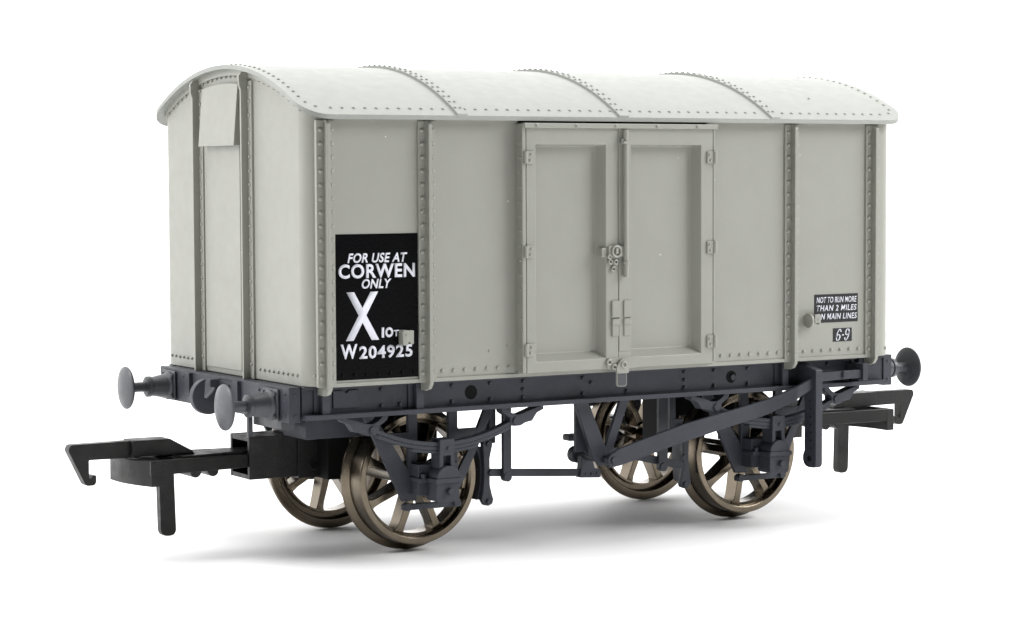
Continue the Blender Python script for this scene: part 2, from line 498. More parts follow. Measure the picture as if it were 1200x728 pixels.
# ---- door frame and double doors (near side; the far side has the same)
def doors(rot):
    YF = -16.65
    mb = MB()
    def fr(x0, x1, z0, z1, y=YF + 0.02, b=0.06, back=-HW + 0.3): mb.box(x0, x1, y, back, z0, z1, b)
    fr(-11.41, -11.0, 16.02, 37.8, YF - 0.0, 0.12)
    for k in range(16): mb.rivet((-11.41, YF + 0.35, 17.0 + 1.27 * k), (-1, 0, 0), 0.12, 0.1)
    frame = mb.build("door_frame", M_BODY, wagon)
    mb = MB()
    mb.box(-11.35, 9.33, -17.02, -HW - 0.25, 37.40, 37.84, 0.08)
    for x in (-10.1, -6.0, -1.85, 2.6, 7.0): mb.rivet((x, -17.02, 37.64), (0, -1, 0), 0.16, 0.15)
    mb.build("door_rail", M_BODY, frame)
    made = [frame]
    mb = MB()
    mb.box(9.0, 9.36, YF + 0.2, -HW + 0.3, 15.95, 37.6, 0.1)
    mb.cyl((9.12, YF + 0.12, 16.2), (9.12, YF + 0.12, 37.5), 0.13, n=12)
    mb.build("door_jamb", M_BODY, frame)
    # each door: one frame face with a bevelled well and a sunk panel
    for (x0, x1, a0, a1, side) in ((-10.98, -1.40, -10.02, -2.72, -1), (-1.40, 8.98, -0.05, 7.66, 1)):
        z0, z1, c0, c1 = 16.04, 37.43, 16.98, 35.98
        d = 0.66
        bm = bmesh.new()
        def loop(xa, xb, za, zb, y): return [bm.verts.new(p) for p in ((xa, y, za), (xb, y, za), (xb, y, zb), (xa, y, zb))]
        Bk = loop(x0, x1, z0, z1, -HW + 0.2); A = loop(x0, x1, z0, z1, YF)
        C = loop(a0, a1, c0, c1, YF); D = loop(a0 + 0.1, a1 - 0.48, c0 + d, c1 - 0.12, YF + 0.98)
        for L0, L1 in ((Bk, A), (A, C), (C, D)):
            for i in range(4):
                j = (i + 1) % 4
                bm.faces.new((L0[i], L0[j], L1[j], L1[i]))
        bm.faces.new(D); bm.faces.new(Bk[::-1])
        mb = MB(); mb.absorb(bm, 0.07, 2, 25)
        door = mb.build("door", M_BODY, wagon)
        made.append(door)
        for z in (34.9, 26.72, 18.12):
            mb = MB()
            if side < 0:
                mb.box(-11.0, -10.27, YF - 0.16, YF + 0.2, z - 0.62, z + 0.5, 0.06)
                mb.cyl((-11.1, YF - 0.1, z - 0.6), (-11.1, YF - 0.1, z + 0.48), 0.19, n=12)
                pts = ((-10.6, z + 0.2), (-10.68, z - 0.3))
            else:
                mb.box(8.26, 9.05, YF - 0.16, YF + 0.2, z - 0.6, z + 0.5, 0.06)
                mb.cyl((9.12, YF - 0.12, z - 0.6), (9.12, YF - 0.12, z + 0.5), 0.22, n=12)
                pts = ((8.5, z + 0.22), (8.62, z - 0.3))
            for px, pz in pts: mb.rivet((px, YF - 0.16, pz), (0, -1, 0), 0.13, 0.12)
            mb.build("hinge", M_BODY, door)
        x = -1.78 if side < 0 else -0.52
        mb = MB()      # hasp plates
        mb.box(x - 0.39, x + 0.39, YF - 0.2, YF + 0.1, 20.62, 22.12, 0.06)
        mb.box(x - 0.40, x + 0.42, YF - 0.26, YF + 0.1, 19.95, 20.50, 0.08)
        mb.box(x - 0.36, x + 0.34, YF - 0.17, YF + 0.1, 18.95, 19.98, 0.06)
        mb.build("hasp", M_BODY, door)
        if side > 0:   # cover strip over the meeting stiles, on the right door
            mb = MB()
            mb.box(-1.36, -0.07, YF - 0.06, YF + 0.1, 17.55, 37.40, 0.05)
            mb.build("cover_strip", M_BODY, door)
            mb = MB()
            mb.cyl((-0.82, YF - 0.38, 24.2), (-0.82, YF - 0.38, 37.3), 0.23, n=16)
            mb.cyl((-0.82, YF - 0.38, 25.35), (-0.82, YF - 0.38, 25.62), 0.33, n=16)
            mb.build("locking_bar", M_BODY, door)
            mb = MB()
            mb.box(-1.25, -0.38, YF - 0.68, YF + 0.1, 36.05, 36.28, 0.05)
            mb.cyl((-1.22, YF - 0.4, 36.0), (-1.22, YF - 0.4, 36.5), 0.12, n=10)
            mb.build("bar_guide", M_BODY, door)
    # padlock and hasp across the two doors
    mb = MB()
    mb.box(-3.2, -2.45, YF - 0.05, YF + 0.6, 26.0, 26.85, 0.1)
    mb.box(-2.6, -0.42, YF - 0.30, YF + 0.05, 26.03, 27.0, 0.1)
    mb.ring((-1.84, YF - 0.40, 26.52), (0, -1, 0), 0.48, 0.11, sx=0.92)
    mb.box(-1.98, -1.7, YF - 0.52, YF - 0.2, 26.3, 26.8, 0.08)
    for px, pz in ((-2.34, 25.6), (-1.76, 25.56), (-2.02, 24.95)):
        mb.ring((px, YF - 0.16, pz), (0, -1, 0), 0.19, 0.09, n=14)
    mb.ring((-2.52, YF - 0.3, 26.05), (0, -1, 0), 0.17, 0.08, n=14)
    made.append(mb.build("door_latch", M_BODY, wagon))
    # catch at the foot of the doors with its hanging tongue
    mb = MB()
    mb.box(-2.65, 0.38, YF - 0.08, YF + 0.1, 16.0, 17.05, 0.06)
    mb.ring((-2.5, YF - 0.2, 16.65), (0, -1, 0), 0.22, 0.1, n=14)
    mb.ring((-1.98, YF - 0.25, 16.2), (0, -1, 0), 0.2, 0.09, n=14)
    mb.prism(round_poly([(-1.85, 15.6), (-0.5, 15.6), (-0.5, 16.4), (-0.8, 16.85), (-1.35, 16.9), (-1.85, 16.2)], 0.2), 'xz', YF - 0.1, YF - 0.42, 0.07)
    mb.ring((-1.12, YF - 0.46, 16.4), (0, -1, 0), 0.24, 0.08, n=16)
    mb.prism(round_poly([(-1.75, 14.42), (-0.68, 14.42), (-0.68, 15.75), (-1.75, 15.75)], [0.3, 0.3, 0.02, 0.02]), 'xz', YF - 0.06, YF - 0.26, 0.05)
    catch = mb.build("door_catch", M_BODY, wagon)
    mb = MB()
    mb.prism(round_poly([(-1.65, 14.50), (-0.76, 14.50), (-0.76, 15.58), (-1.65, 15.58)], [0.24, 0.24, 0.02, 0.02]), 'xz', YF - 0.24, YF - 0.30, 0.0)
    mb.build("catch_tongue", M_FRAME_LIT, catch)
    made.append(catch)
    return made
near_doors = doors(0)
for o in near_doors: copy_part(o, wagon, PI)

# ---- lettered panels
YP = -HW
mb = MB()
mb.box(-29.17, -21.22, YP - 0.03, YP + 0.2, 16.20, 28.45, 0.02)
for i in range(7): mb.rivet((-28.45 + 1.13 * i, YP - 0.03, 16.62), (0, -1, 0), 0.18, 0.13)
notice = mb.build("notice_panel", M_NOTICE, wagon)
letters([("FOR USE AT", -27.95, -22.25, 26.02, 26.84, 0.22, 0.026),
         ("CORWEN", -28.80, -21.52, 24.72, 25.93, 0.0, 0.030),
         ("ONLY", -26.62, -23.78, 23.84, 24.66, 0.22, 0.026),
         ("X", -28.15, -25.0, 19.50, 23.58, 0.0, 0.026),
         ("I", -24.76, -24.53, 19.66, 20.52, 0.0, 0.03),
         ("O", -24.42, -23.66, 19.66, 20.52, 0.0, 0.05),
         ("T", -23.62, -23.08, 19.72, 20.26, 0.0, 0.03),
         ("W", -28.66, -27.08, 17.98, 19.22, 0.0, 0.030),
         ("204925", -26.90, -21.80, 17.92, 19.02, 0.0, 0.030)], "lettering", M_WHITE, notice, YP - 0.045)
mb = MB()
mb.box(21.57, 26.86, YP - 0.03, YP + 0.2, 19.2, 21.9, 0.02)
plate = mb.build("instruction_plate", M_PLATE, wagon)
letters([("NOT TO RUN MORE", 21.82, 26.68, 21.08, 21.64, 0.2, 0.014),
         ("THAN 2 MILES", 21.82, 26.68, 20.30, 20.86, 0.2, 0.016),
         ("ON MAIN LINES", 21.82, 26.72, 19.50, 20.06, 0.2, 0.016)], "lettering", M_WHITE, plate, YP - 0.045)
mb = MB()
mb.box(23.84, 26.14, YP - 0.03, YP + 0.2, 17.34, 18.62, 0.02)
plate2 = mb.build("date_plate", M_PLATE, wagon)
def serif_digits(mbx):
    """6-9 in slanting numerals with thick and thin strokes"""
    def stroke(pts, cx, cz, sc_, flip):
        L, R = [], []
        k = len(pts)
        for i in range(k):
            a = pts[max(0, i - 1)]; b = pts[min(k - 1, i + 1)]; p = pts[i]
            t = Vector((b[0] - a[0], b[1] - a[1])).normalized(); nn = Vector((-t.y, t.x))
            w = p[2] * 0.5
            L.append((p[0] + nn.x * w, p[1] + nn.y * w)); R.append((p[0] - nn.x * w, p[1] - nn.y * w))
        vs, fs = [], []
        for p in L + R:
            x, z = (p[0], p[1]) if not flip else (-p[0], -p[1])
            x += 0.22 * z
            vs.append((cx + x * sc_, YP - 0.045, cz + z * sc_))
        for i in range(k - 1): fs.append((i, i + 1, k + i + 1, k + i))
        mbx.raw(vs, fs)
    six = []
    for i in range(33):                      # bowl
        a = PI / 2 + 2 * PI * i / 32
        six.append((0.34 * math.cos(a), -0.42 + 0.46 * math.sin(a), 0.09 + 0.13 * abs(math.cos(a))))
    stem = []
    for i in range(18):
        f = i / 17
        a = math.radians(190 - 130 * f)
        stem.append((0.10 + 0.46 * math.cos(a) * (1.0), -0.28 + 1.16 * math.sin(a) if f > 0 else -0.42, 0.22 - 0.12 * f))
    for cx, fl in ((24.50, False), (25.52, True)):
        stroke(six, cx, 17.98, 0.60, fl); stroke(stem, cx, 17.98, 0.60, fl)
        x = cx + (0.36 if not fl else -0.36) * 0.56 + (0.2 * 0.6 * 0.56 if not fl else -0.2 * 0.6 * 0.56)
        zz = 17.98 + (0.62 if not fl else -0.62) * 0.56
        mbx.raw([(x + 0.09 * math.cos(2 * PI * q / 12), YP - 0.047, zz + 0.09 * math.sin(2 * PI * q / 12)) for q in range(12)], [tuple(range(12))])
    mbx.raw([(24.9, YP - 0.045, 17.90), (25.13, YP - 0.045, 17.90), (25.15, YP - 0.045, 18.02), (24.92, YP - 0.045, 18.02)], [(0, 1, 2, 3)])
mb = MB(); serif_digits(mb)
o = mb.build("lettering", M_WHITE, plate2, wn=False)
md = o.modifiers.new("ink_thickness", 'SOLIDIFY'); md.thickness = 0.02 * S; md.offset = 0

# ---- small cast clips beside the panels
mb = MB()
mb.box(-23.12, -22.52, -16.35, -HW + 0.1, 18.95, 20.26, 0.12)
mb.prism(round_poly([(-22.6, 19.22), (-22.32, 19.22), (-22.28, 19.02), (-22.0, 19.05), (-22.0, 20.22), (-22.6, 20.22)], 0.1), 'xz', -16.3, -15.95, 0.06)
mb.rivet((-22.75, -16.35, 19.85), (0, -1, 0), 0.1, 0.08)
mb.build("label_clip", M_BODY, wagon)
mb = MB()
mb.cyl((20.42, -16.12, 19.5), (20.66, -16.12, 19.5), 0.7, n=22)
mb.box(20.6, 21.3, -16.25, -15.85, 19.2, 19.8, 0.1)
mb.prism(round_poly([(21.05, 19.25), (21.5, 19.3), (21.56, 19.08), (21.75, 19.1), (21.8, 20.06), (21.05, 20.06)], 0.08), 'xz', -16.4, -15.95, 0.06)
mb.rivet((21.45, -16.4, 19.6), (0, -1, 0), 0.1, 0.08)
mb.build("label_clip", M_BODY, wagon)

# ------------------------------------------------------------------ underframe
def solebar():
    mb = MB()
    mb.box(-31.5, 31.4, -14.0, -13.3, 13.0, 15.74, 0.03)
    mb.box(-31.6, 31.0, -15.1, -13.2, 12.92, 13.33, 0.07)
    mb.box(-31.5, 31.4, -14.5, -13.2, 15.45, 15.72, 0.05)
    for x, zs in ((-17.06, (15.1, 13.7)), (-13.2, (15.1, 13.7)), (-9.82, (15.1, 14.37, 13.7)), (-3.53, (15.1, 13.7)), (1.24, (15.1, 13.7)),
                  (7.64, (15.1, 14.37, 13.7)), (11.02, (15.1, 13.7)), (14.91, (15.1, 13.7)), (-24.0, (15.1, 13.75)), (24.4, (15.1,)), (-22.2, (13.75,))):
        for z in zs: mb.cyl((x, -13.95, z), (x, -14.24, z), 0.2, 0.16, n=10, bev=0.04)
    mb.cyl((-2.62, -13.95, 14.64), (-2.62, -14.24, 14.64), 0.2, 0.16, n=10, bev=0.04)
    for x in (-29.6, -20.6, 18.85, 28.1):       # stanchions under the posts
        mb.box(x - 0.36, x + 0.36, -14.75, -13.9, 13.3, 15.7, 0.06)
        mb.box(x - 0.85, x - 0.36, -14.2, -13.9, 13.35, 15.5, 0.05)
        mb.box(x + 0.36, x + 0.80, -14.2, -13.9, 13.35, 15.5, 0.05)
    mb.prism([(-28.65, 13.72), (-26.2, 13.72), (-26.2, 15.22), (-27.1, 15.22), (-27.4, 14.98), (-27.75, 15.22), (-28.65, 15.22)], 'xz', -13.9, -14.2, 0.05)
    o = mb.build("solebar", M_FRAME, wagon)
    for x, z, r in ((-15.12, 14.41, 0.62), (13.02, 14.40, 0.57)):
        mb = MB()
        mb.cyl((x, -13.9, z), (x, -14.03, z), r, n=28, bev=0.01)
        mb.build("drain_hole", M_HOLE_SHADE, o)
    mb = MB()
    mb.cyl((13.15, -13.9, 14.36), (13.15, -14.2, 14.36), 0.3, n=16)
    mb.build("hole_bolt", M_FRAME, o)
    return o
so = solebar(); copy_part(so, wagon, PI)

def headstock(sx):
    mb = MB()
    x0, x1 = (-32.75, -31.7) if sx < 0 else (31.3, 32.35)
    xo = x0 if sx < 0 else x1
    mb.box(x0, x1, -14.15, 13.4, 12.70, 15.68, 0.06)
    for y in (-13.4, 12.9):
        for z in (13.3, 15.1): mb.rivet((xo, y, z), (sx, 0, 0), 0.14, 0.1)
    for y in (-8.3, 7.9, -2.0, 1.6):
        mb.rivet((xo, y, 15.1), (sx, 0, 0), 0.14, 0.1)
    for z in (13.3, 15.05): mb.rivet(((x0 + x1) / 2, -14.15, z), (0, -1, 0), 0.14, 0.1)
    mb.box(xo, xo + sx * 0.18, -3.1, 1.2, 13.1, 15.35, 0.05)      # drawhook plate
    for y in (6.45, -4.0):                                       # feet of the end posts
        mb.box(xo - sx * 0.2, xo + sx * 0.35, y - 0.55, y + 0.55, 13.6, 15.55, 0.06)
    o = mb.build("headstock", M_FRAME, wagon)
    mb = MB()
    mb.cyl((xo, -2.5, 14.9), (xo + sx * 0.21, -2.5, 14.9), 0.22, n=14, bev=0.01)
    mb.build("bolt_hole", M_HOLE_SHADE, o)
headstock(-1); headstock(1)

mb = MB()
mb.box(-31.3, 31.2, -13.25, 13.25, 14.6, 15.70, 0.05)
for x in (-22.0, -14.0, 14.0, 22.0): mb.box(x - 0.5, x + 0.5, -13.2, 13.2, 13.3, 14.7, 0.05)
mb.box(-31.0, 31.0, -2.6, -1.6, 12.9, 14.7, 0.05); mb.box(-31.0, 31.0, 1.6, 2.6, 12.9, 14.7, 0.05)
uf = mb.build("underframe_floor", M_FRAME, wagon)
mb = MB()
mb.box(-28.2, -21.8, -8.0, -3.4, 10.45, 12.6, 0.08)
mb.box(-27.6, -21.8, -7.6, 3.4, 12.0, 14.7, 0.05)
cb = mb.build("coupling_beam", M_FRAME, wagon)
copy_part(cb, wagon, PI)
mb = MB()
mb.box(-30.3, -29.0, -7.5, -1.7, 11.4, 12.75, 0.06)
mb.box(-30.9, -30.45, -2.0, -1.6, 10.2, 12.75, 0.04)
cb = mb.build("coupling_bracket", M_FRAME_LIT, wagon)  # lighter grey puts the light on its end face into the colour
copy_part(cb, wagon, PI)
for cx in (-18.0, 18.0):
    mb = MB()
    mb.box(cx - 6.3, cx - 4.1, -4.4, -1.2, 6.3, 14.7, 0.1)
    mb.box(cx + 2.6, cx + 5.0, -4.2, 4.2, 8.6, 14.65, 0.1)
    mb.box(cx - 4.3, cx + 2.8, -2.4, -1.4, 9.6, 14.6, 0.1)
    mb.build("axle_shade_block", M_HOLE_SHADE, wagon)  # simplified underframe clutter, near-black to add the shade behind the wheels

# ---- buffers
def buffer(y, sx):
    x = lambda d: d * sx
    mb = MB()
    o = (0, y, 14.03); ax = (sx, 0, 0)
    mb.lathe([(32.6, 1.32), (33.15, 1.30), (33.35, 1.12), (34.75, 0.86), (34.8, 0.70)], o, ax, 32, bev=0.04)
    mb.lathe([(34.72, 0.74), (34.8, 0.96), (35.15, 0.96), (35.25, 0.8), (35.26, 0.45)], o, ax, 32)
    xb = sx * 32.72
    mb.box(xb - 0.15, xb + sx * 0.28, y - 1.5, y + 1.5, 12.75, 15.45, 0.08)
    for dy in (-1.1, 1.1):
        for dz in (-0.95, 1.0): mb.cyl((xb, y + dy, 14.03 + dz), (xb + sx * 0.48, y + dy, 14.03 + dz), 0.2, n=6, bev=0.03)
    b = mb.build("buffer", M_FRAME_LIT, wagon)
    mb = MB()
    mb.lathe([(34.9, 0.46), (36.7, 0.46), (36.95, 0.62)], o, ax, 24)
    mb.lathe([(36.78, 0.6), (36.95, 1.5), (37.05, 1.9), (37.15, 1.96), (37.25, 1.93), (37.38, 1.6), (37.5, 1.05), (37.56, 0.5), (37.58, 0.0)], o, ax, 48)
    mb.build("buffer_head", M_FRAME_LIT, b, ang=60)
    return b
for sx in (-1, 1):
    for y in (-10.93, 10.93): buffer(y, sx)

# ---- draw hooks
def draw_hook(sx):
    mb = MB()
    cx, cz, r = 33.9, 13.95, 1.6
    pts = []
    for i in range(30):
        a = math.radians(98 + (396 - 98) * i / 29)
        pts.append((cx - r * math.cos(a) * 1.0, cz + r * math.sin(a)))
    pts += [(cx - 1.0, cz + 0.98), (cx + 0.25, cz - 0.2), (cx + 0.45, cz - 0.1), (cx + 0.35, cz + 1.3)]
    pts = [(sx * px, pz) for px, pz in pts]
    mb.prism(pts, 'xz', -0.42, 0.42, 0.16)
    mb.box(sx * 32.5, sx * 33.75, -0.35, 0.35, 14.75, 15.45, 0.08)
    mb.build("draw_hook", M_FRAME, wagon)
draw_hook(-1); draw_hook(1)

# ---- tension-lock couplings
def coupling():
    mb = MB()          # pocket: an open-fronted box and its mounting
    x0, x1, y0, y1, z0, z1, t = -30.85, -25.9, -2.05, 2.05, 6.5, 10.3, 0.42
    mb.box(x0, x1, y0, y0 + t, z0, z1, 0.05); mb.box(x0, x1, y1 - t, y1, z0, z1, 0.05)
    mb.box(x0 + 0.02, x1, y0 + t, y1 - t, z1 - t, z1 - 0.01, 0.03); mb.box(x0 + 0.02, x1, y0 + t, y1 - t, z0 + 0.01, z0 + t, 0.03)
    mb.box(-26.2, -23.4, -2.35, 2.35, 6.35, 9.95, 0.06)
    mb.box(-26.5, -23.0, -2.2, 2.2, 9.9, 10.6, 0.04)
    mb.cyl((-24.7, -2.3, 7.5), (-24.7, -2.42, 7.5), 0.55, 0.5, n=18, bev=0.02)
    pk = mb.build("coupling_pocket", M_BLACK, wagon)
    mb = MB(); mb.cyl((-24.7, -2.3, 7.5), (-24.7, -2.44, 7.5), 0.38, n=18, bev=0.01)
    mb.build("pocket_hole", M_HOLE_SHADE, pk)
    mb = MB()          # coupling shank with the bumper bar
    out = []; inn = []
    for i in range(13):
        f = i / 12
        y = 3.5 - 7.0 * f
        xo = -41.75 + 1.1 * f - 0.45 * math.sin(PI * f)
        out.append((xo, y)); inn.append((xo + 0.95, y))
    mb.prism(out + inn[::-1], 'xy', 6.72, 8.92, 0.09)
    arm = lambda s: [[(-41.0 + dx, s * 3.5, 7.72), (-41.0 + dx, s * 3.5, 8.94), (-41.0 + dx, s * 2.7, 8.94), (-41.0 + dx, s * 2.7, 7.72)] if k == 0 else
                     [(-38.4, s * 3.3, 7.7), (-38.4, s * 3.3, 8.92), (-38.4, s * 2.4, 8.92), (-38.4, s * 2.4, 7.7)] if k == 1 else
                     [(-30.4, s * 1.72, 7.6), (-30.4, s * 1.72, 8.8), (-30.4, s * 0.8, 8.8), (-30.4, s * 0.8, 7.6)] for k, dx in ((0, 0.25 if s < 0 else -0.35), (1, 0), (2, 0))]
    mb.loft(arm(-1), 0.06); mb.loft(arm(1), 0.06)
    mb.prism([(-37.4, -2.5), (-31.0, -1.35), (-26.4, -1.35), (-26.4, 1.35), (-31.0, 1.35), (-37.4, 2.5)], 'xy', 7.9, 9.08, 0.05)
    for x in (-35.85, -34.2):
        mb.cyl((x, -1.8, 7.55), (x, 1.8, 7.55), 0.52, n=18)
    cp = mb.build("coupling", M_BLACK, wagon)
    mb = MB()
    hook = round_poly([(-47.05, 10.0), (-46.85, 10.46), (-41.6, 10.5), (-38.0, 10.48), (-35.95, 9.4), (-35.4, 9.02), (-38.6, 8.86), (-41.4, 9.02), (-45.2, 9.06), (-45.2, 7.55),
                       (-45.0, 7.42), (-44.86, 7.75), (-44.55, 7.72), (-44.55, 7.1), (-44.75, 6.85), (-45.5, 6.85)], [.3, .25, .02, .4, .2, .2, .02, .02, .12, .12, .1, .1, .1, .15, .2, .25])
    mb.prism(hook, 'xz', -0.55, 0.5, 0.1)
    mb.prism([(-41.5, 9.1), (-41.4, 10.56), (-37.95, 10.53), (-35.9, 9.4), (-35.6, 9.06)], 'xz', -1.15, 1.1, 0.1)
    mb.build("coupling_hook", M_BLACK, cp)
    mb = MB()
    drop = round_poly([(-38.98, 2.05), (-37.55, 2.05), (-37.75, 8.9), (-39.15, 8.9)], [0.72, 0.72, 0.02, 0.02], 8)
    mb.prism(drop, 'xz', -1.3, -0.55, 0.1)
    mb.build("coupling_dropper", M_BLACK, cp)
    return pk, cp
for o in coupling(): copy_part(o, wagon, PI)

# ------------------------------------------------------------------ running gear
def wheelset(cx, ph_near, ph_far):
    CZ = 6.58
    mb = MB()
    mb.cyl((cx, -7.4, CZ), (cx, 7.4, CZ), 0.78, n=24)
    mb.cyl((cx, -12.6, CZ), (cx, 12.6, CZ), 0.48, n=18)
    ax = mb.build("wheelset", M_STEEL, wagon)
    for sy, ph in ((-1, ph_near), (1, ph_far)):
        mb = MB()
        o = (cx, 0, CZ); A = (0, sy, 0)
        prof = [(7.50, 4.92), (7.50, 5.10), (7.95, 5.14), (7.95, 5.60), (7.30, 5.68), (7.22, 5.76), (7.22, 6.38), (7.28, 6.50), (7.42, 6.58), (7.58, 6.56), (7.70, 6.40), (7.80, 6.10), (7.90, 5.97), (8.06, 5.97), (8.3, 6.02), (9.55, 5.90), (9.70, 5.85), (9.77, 5.76), (9.77, 5.34), (9.72, 5.26),
                (9.12, 5.20), (9.08, 4.92)]
        mb.lathe(prof, o, A, 96, close=True)
        mb.lathe([(7.1, 0.5), (7.1, 1.45), (9.75, 1.25), (9.85, 1.1), (9.85, 0.5)], o, A, 32, close=True)
        for k in range(8):
            a = math.radians(ph + 45 * k)
            d = Vector((math.cos(a), 0, math.sin(a))); t = Vector((-math.sin(a), 0, math.cos(a)))
            rings = []
            for r, w, yo, yi in ((0.95, 0.44, 9.55, 7.5), (2.0, 0.36, 9.5, 7.6), (4.2, 0.33, 9.38, 7.7), (4.75, 0.38, 9.30, 7.65), (5.15, 0.58, 9.2, 7.6)):
                c = Vector((cx, 0, CZ)) + d * r
                rings.append([c + t * w + Vector((0, sy * yo, 0)), c - t * w + Vector((0, sy * yo, 0)),
                              c - t * w + Vector((0, sy * yi, 0)), c + t * w + Vector((0, sy * yi, 0))])
            mb.loft(rings, 0.09)
        mb.build("wheel", M_BRONZE, ax, ang=32)
    return ax
wheelset(-18.0, -110.5, -103.3)
wheelset(18.0, -99.6, -111.3)

def axle_gear(cx, flip=1):
    """axle guard, spring with hangers, and axlebox about one axle end; X relative to cx"""
    X = lambda d: cx + d
    out = []
    # axle guard (W-iron)
    mb = MB()
    def poly(pts, y0=-11.75, y1=-11.35, b=0.06): mb.prism([(X(p[0]), p[1]) for p in pts], 'xz', y0, y1, b)
    poly([(-6.75, 13.0), (-2.75, 4.95), (-1.35, 4.95), (-1.35, 5.6), (-2.1, 7.6), (-5.7, 13.0)], -11.76, -11.35)
    poly([(-2.16, 13.0), (-2.16, 6.0), (-1.25, 6.0), (-1.25, 13.0)], -11.79, -11.33)
    poly([(1.88, 13.0), (1.88, 5.0), (2.8, 5.0), (2.8, 13.0)], -11.79, -11.33)
    poly([(5.75, 13.0), (6.75, 13.0), (4.95, 9.4), (3.6, 6.7), (2.5, 5.0), (2.3, 6.4), (4.1, 9.4)], -11.76, -11.35)
    poly([(-5.0, 9.95), (-2.0, 9.95), (-2.0, 11.0), (-5.5, 11.0)], -11.73, -11.38)
    poly([(2.0, 9.5), (4.6, 9.5), (5.0, 11.0), (2.0, 11.0)], -11.73, -11.38)
    poly(round_poly([(-2.8, 4.18), (3.0, 4.18), (3.0, 4.68), (-2.8, 4.72)], 0.15), -12.05, -11.5)
    mb.cyl((X(2.45), -11.5, 4.5), (X(2.45), -12.35, 4.5), 0.34, n=14)
    mb.cyl((X(-2.4), -11.5, 4.5), (X(-2.4), -12.25, 4.5), 0.36, n=14)
    out.append(mb.build("axle_guard", M_FRAME, wagon))
    # axlebox
    mb = MB()
    mb.box(X(-2.0), X(2.0), -13.25, -11.6, 5.55, 8.3, 0.08)
    mb.prism(round_poly([(X(-1.12), 5.08), (X(1.12), 5.08), (X(1.12), 6.85), (X(-1.12), 6.85)], [0.45, 0.45, 0.02, 0.02]), 'xz', -14.95, -13.0, 0.12)
    mb.box(X(-2.15), X(2.1), -13.7, -11.9, 6.75, 7.14, 0.08)
    mb.box(X(-1.32), X(1.32), -15.2, -13.2, 6.76, 7.17, 0.09)
    lid = [(X(-1.15), 7.1)] + [(X(-1.15 * math.cos(PI * i / 18)), 7.25 + 1.0 * math.sin(PI * i / 18)) for i in range(19)] + [(X(1.15), 7.1)]
    mb.prism(lid, 'xz', -15.06, -13.1, 0.13)
    mb.cyl((X(0.12), -14.8, 6.02), (X(0.12), -15.35, 6.02), 0.33, 0.28, n=14)
    mb.cyl((X(-1.65), -13.5, 6.9), (X(-1.65), -13.5, 7.5), 0.22, n=12); mb.cyl((X(1.65), -13.4, 6.9), (X(1.65), -13.4, 7.4), 0.2, n=12)
    ab = mb.build("axlebox", M_FRAME, wagon)
    out.append(ab)
    # leaf spring
    mb = MB()
    def leaf(half, zc, th, y0=-14.55, y1=-13.6):
        rings = []
        for i in range(25):
            d = -half + 2 * half * i / 24
            z = zc + 1.62 * (d / 7.0) ** 2
            rings.append([(X(d), y0, z - th / 2), (X(d), y0, z + th / 2), (X(d), y1, z + th / 2), (X(d), y1, z - th / 2)])
        mb.loft(rings, 0.05)
    leaf(7.1, 10.10, 0.36); leaf(6.5, 9.74, 0.34, -14.5, -13.62); leaf(3.2, 9.42, 0.28, -14.45, -13.65)
    sp = mb.build("leaf_spring", M_FRAME, wagon)
    mb = MB()
    mb.box(X(-0.74), X(0.74), -14.85, -13.2, 9.1, 10.55, 0.1)
    mb.box(X(-0.74), X(-0.36), -14.8, -13.2, 8.0, 9.3, 0.06); mb.box(X(0.36), X(0.74), -14.8, -13.2, 8.0, 9.3, 0.06)
    mb.box(X(-0.5), X(0.5), -14.2, -13.2, 8.0, 9.2, 0.05)
    mb.cyl((X(0.1), -14.8, 9.75), (X(0.1), -14.98, 9.75), 0.17, n=10)
    mb.build("spring_buckle", M_FRAME, sp)
    for s in (-1, 1):
        mb = MB()
        hg = [(-9.95, 12.98), (-8.9, 12.72), (-7.6, 12.28), (-7.1, 12.26), (-6.6, 12.5), (-6.1, 12.98), (-5.55, 12.98), (-5.75, 12.5), (-6.5, 12.0), (-6.5, 11.5), (-6.9, 11.25), (-7.6, 11.25), (-8.1, 11.5), (-8.8, 11.62), (-9.3, 12.3), (-10.0, 12.6)]
        hg = [(X(-s * px), pz) for px, pz in hg]
        mb.prism(hg, 'xz', -14.62, -13.5, 0.08)
        mb.cyl((X(s * 7.1), -13.5, 11.72), (X(s * 7.1), -14.78, 11.72), 0.36, n=16)
        mb.build("spring_hanger", M_FRAME, sp)
    return out
for cx in (-18.0, 18.0):
    for o in axle_gear(cx): copy_part(o, wagon, PI)

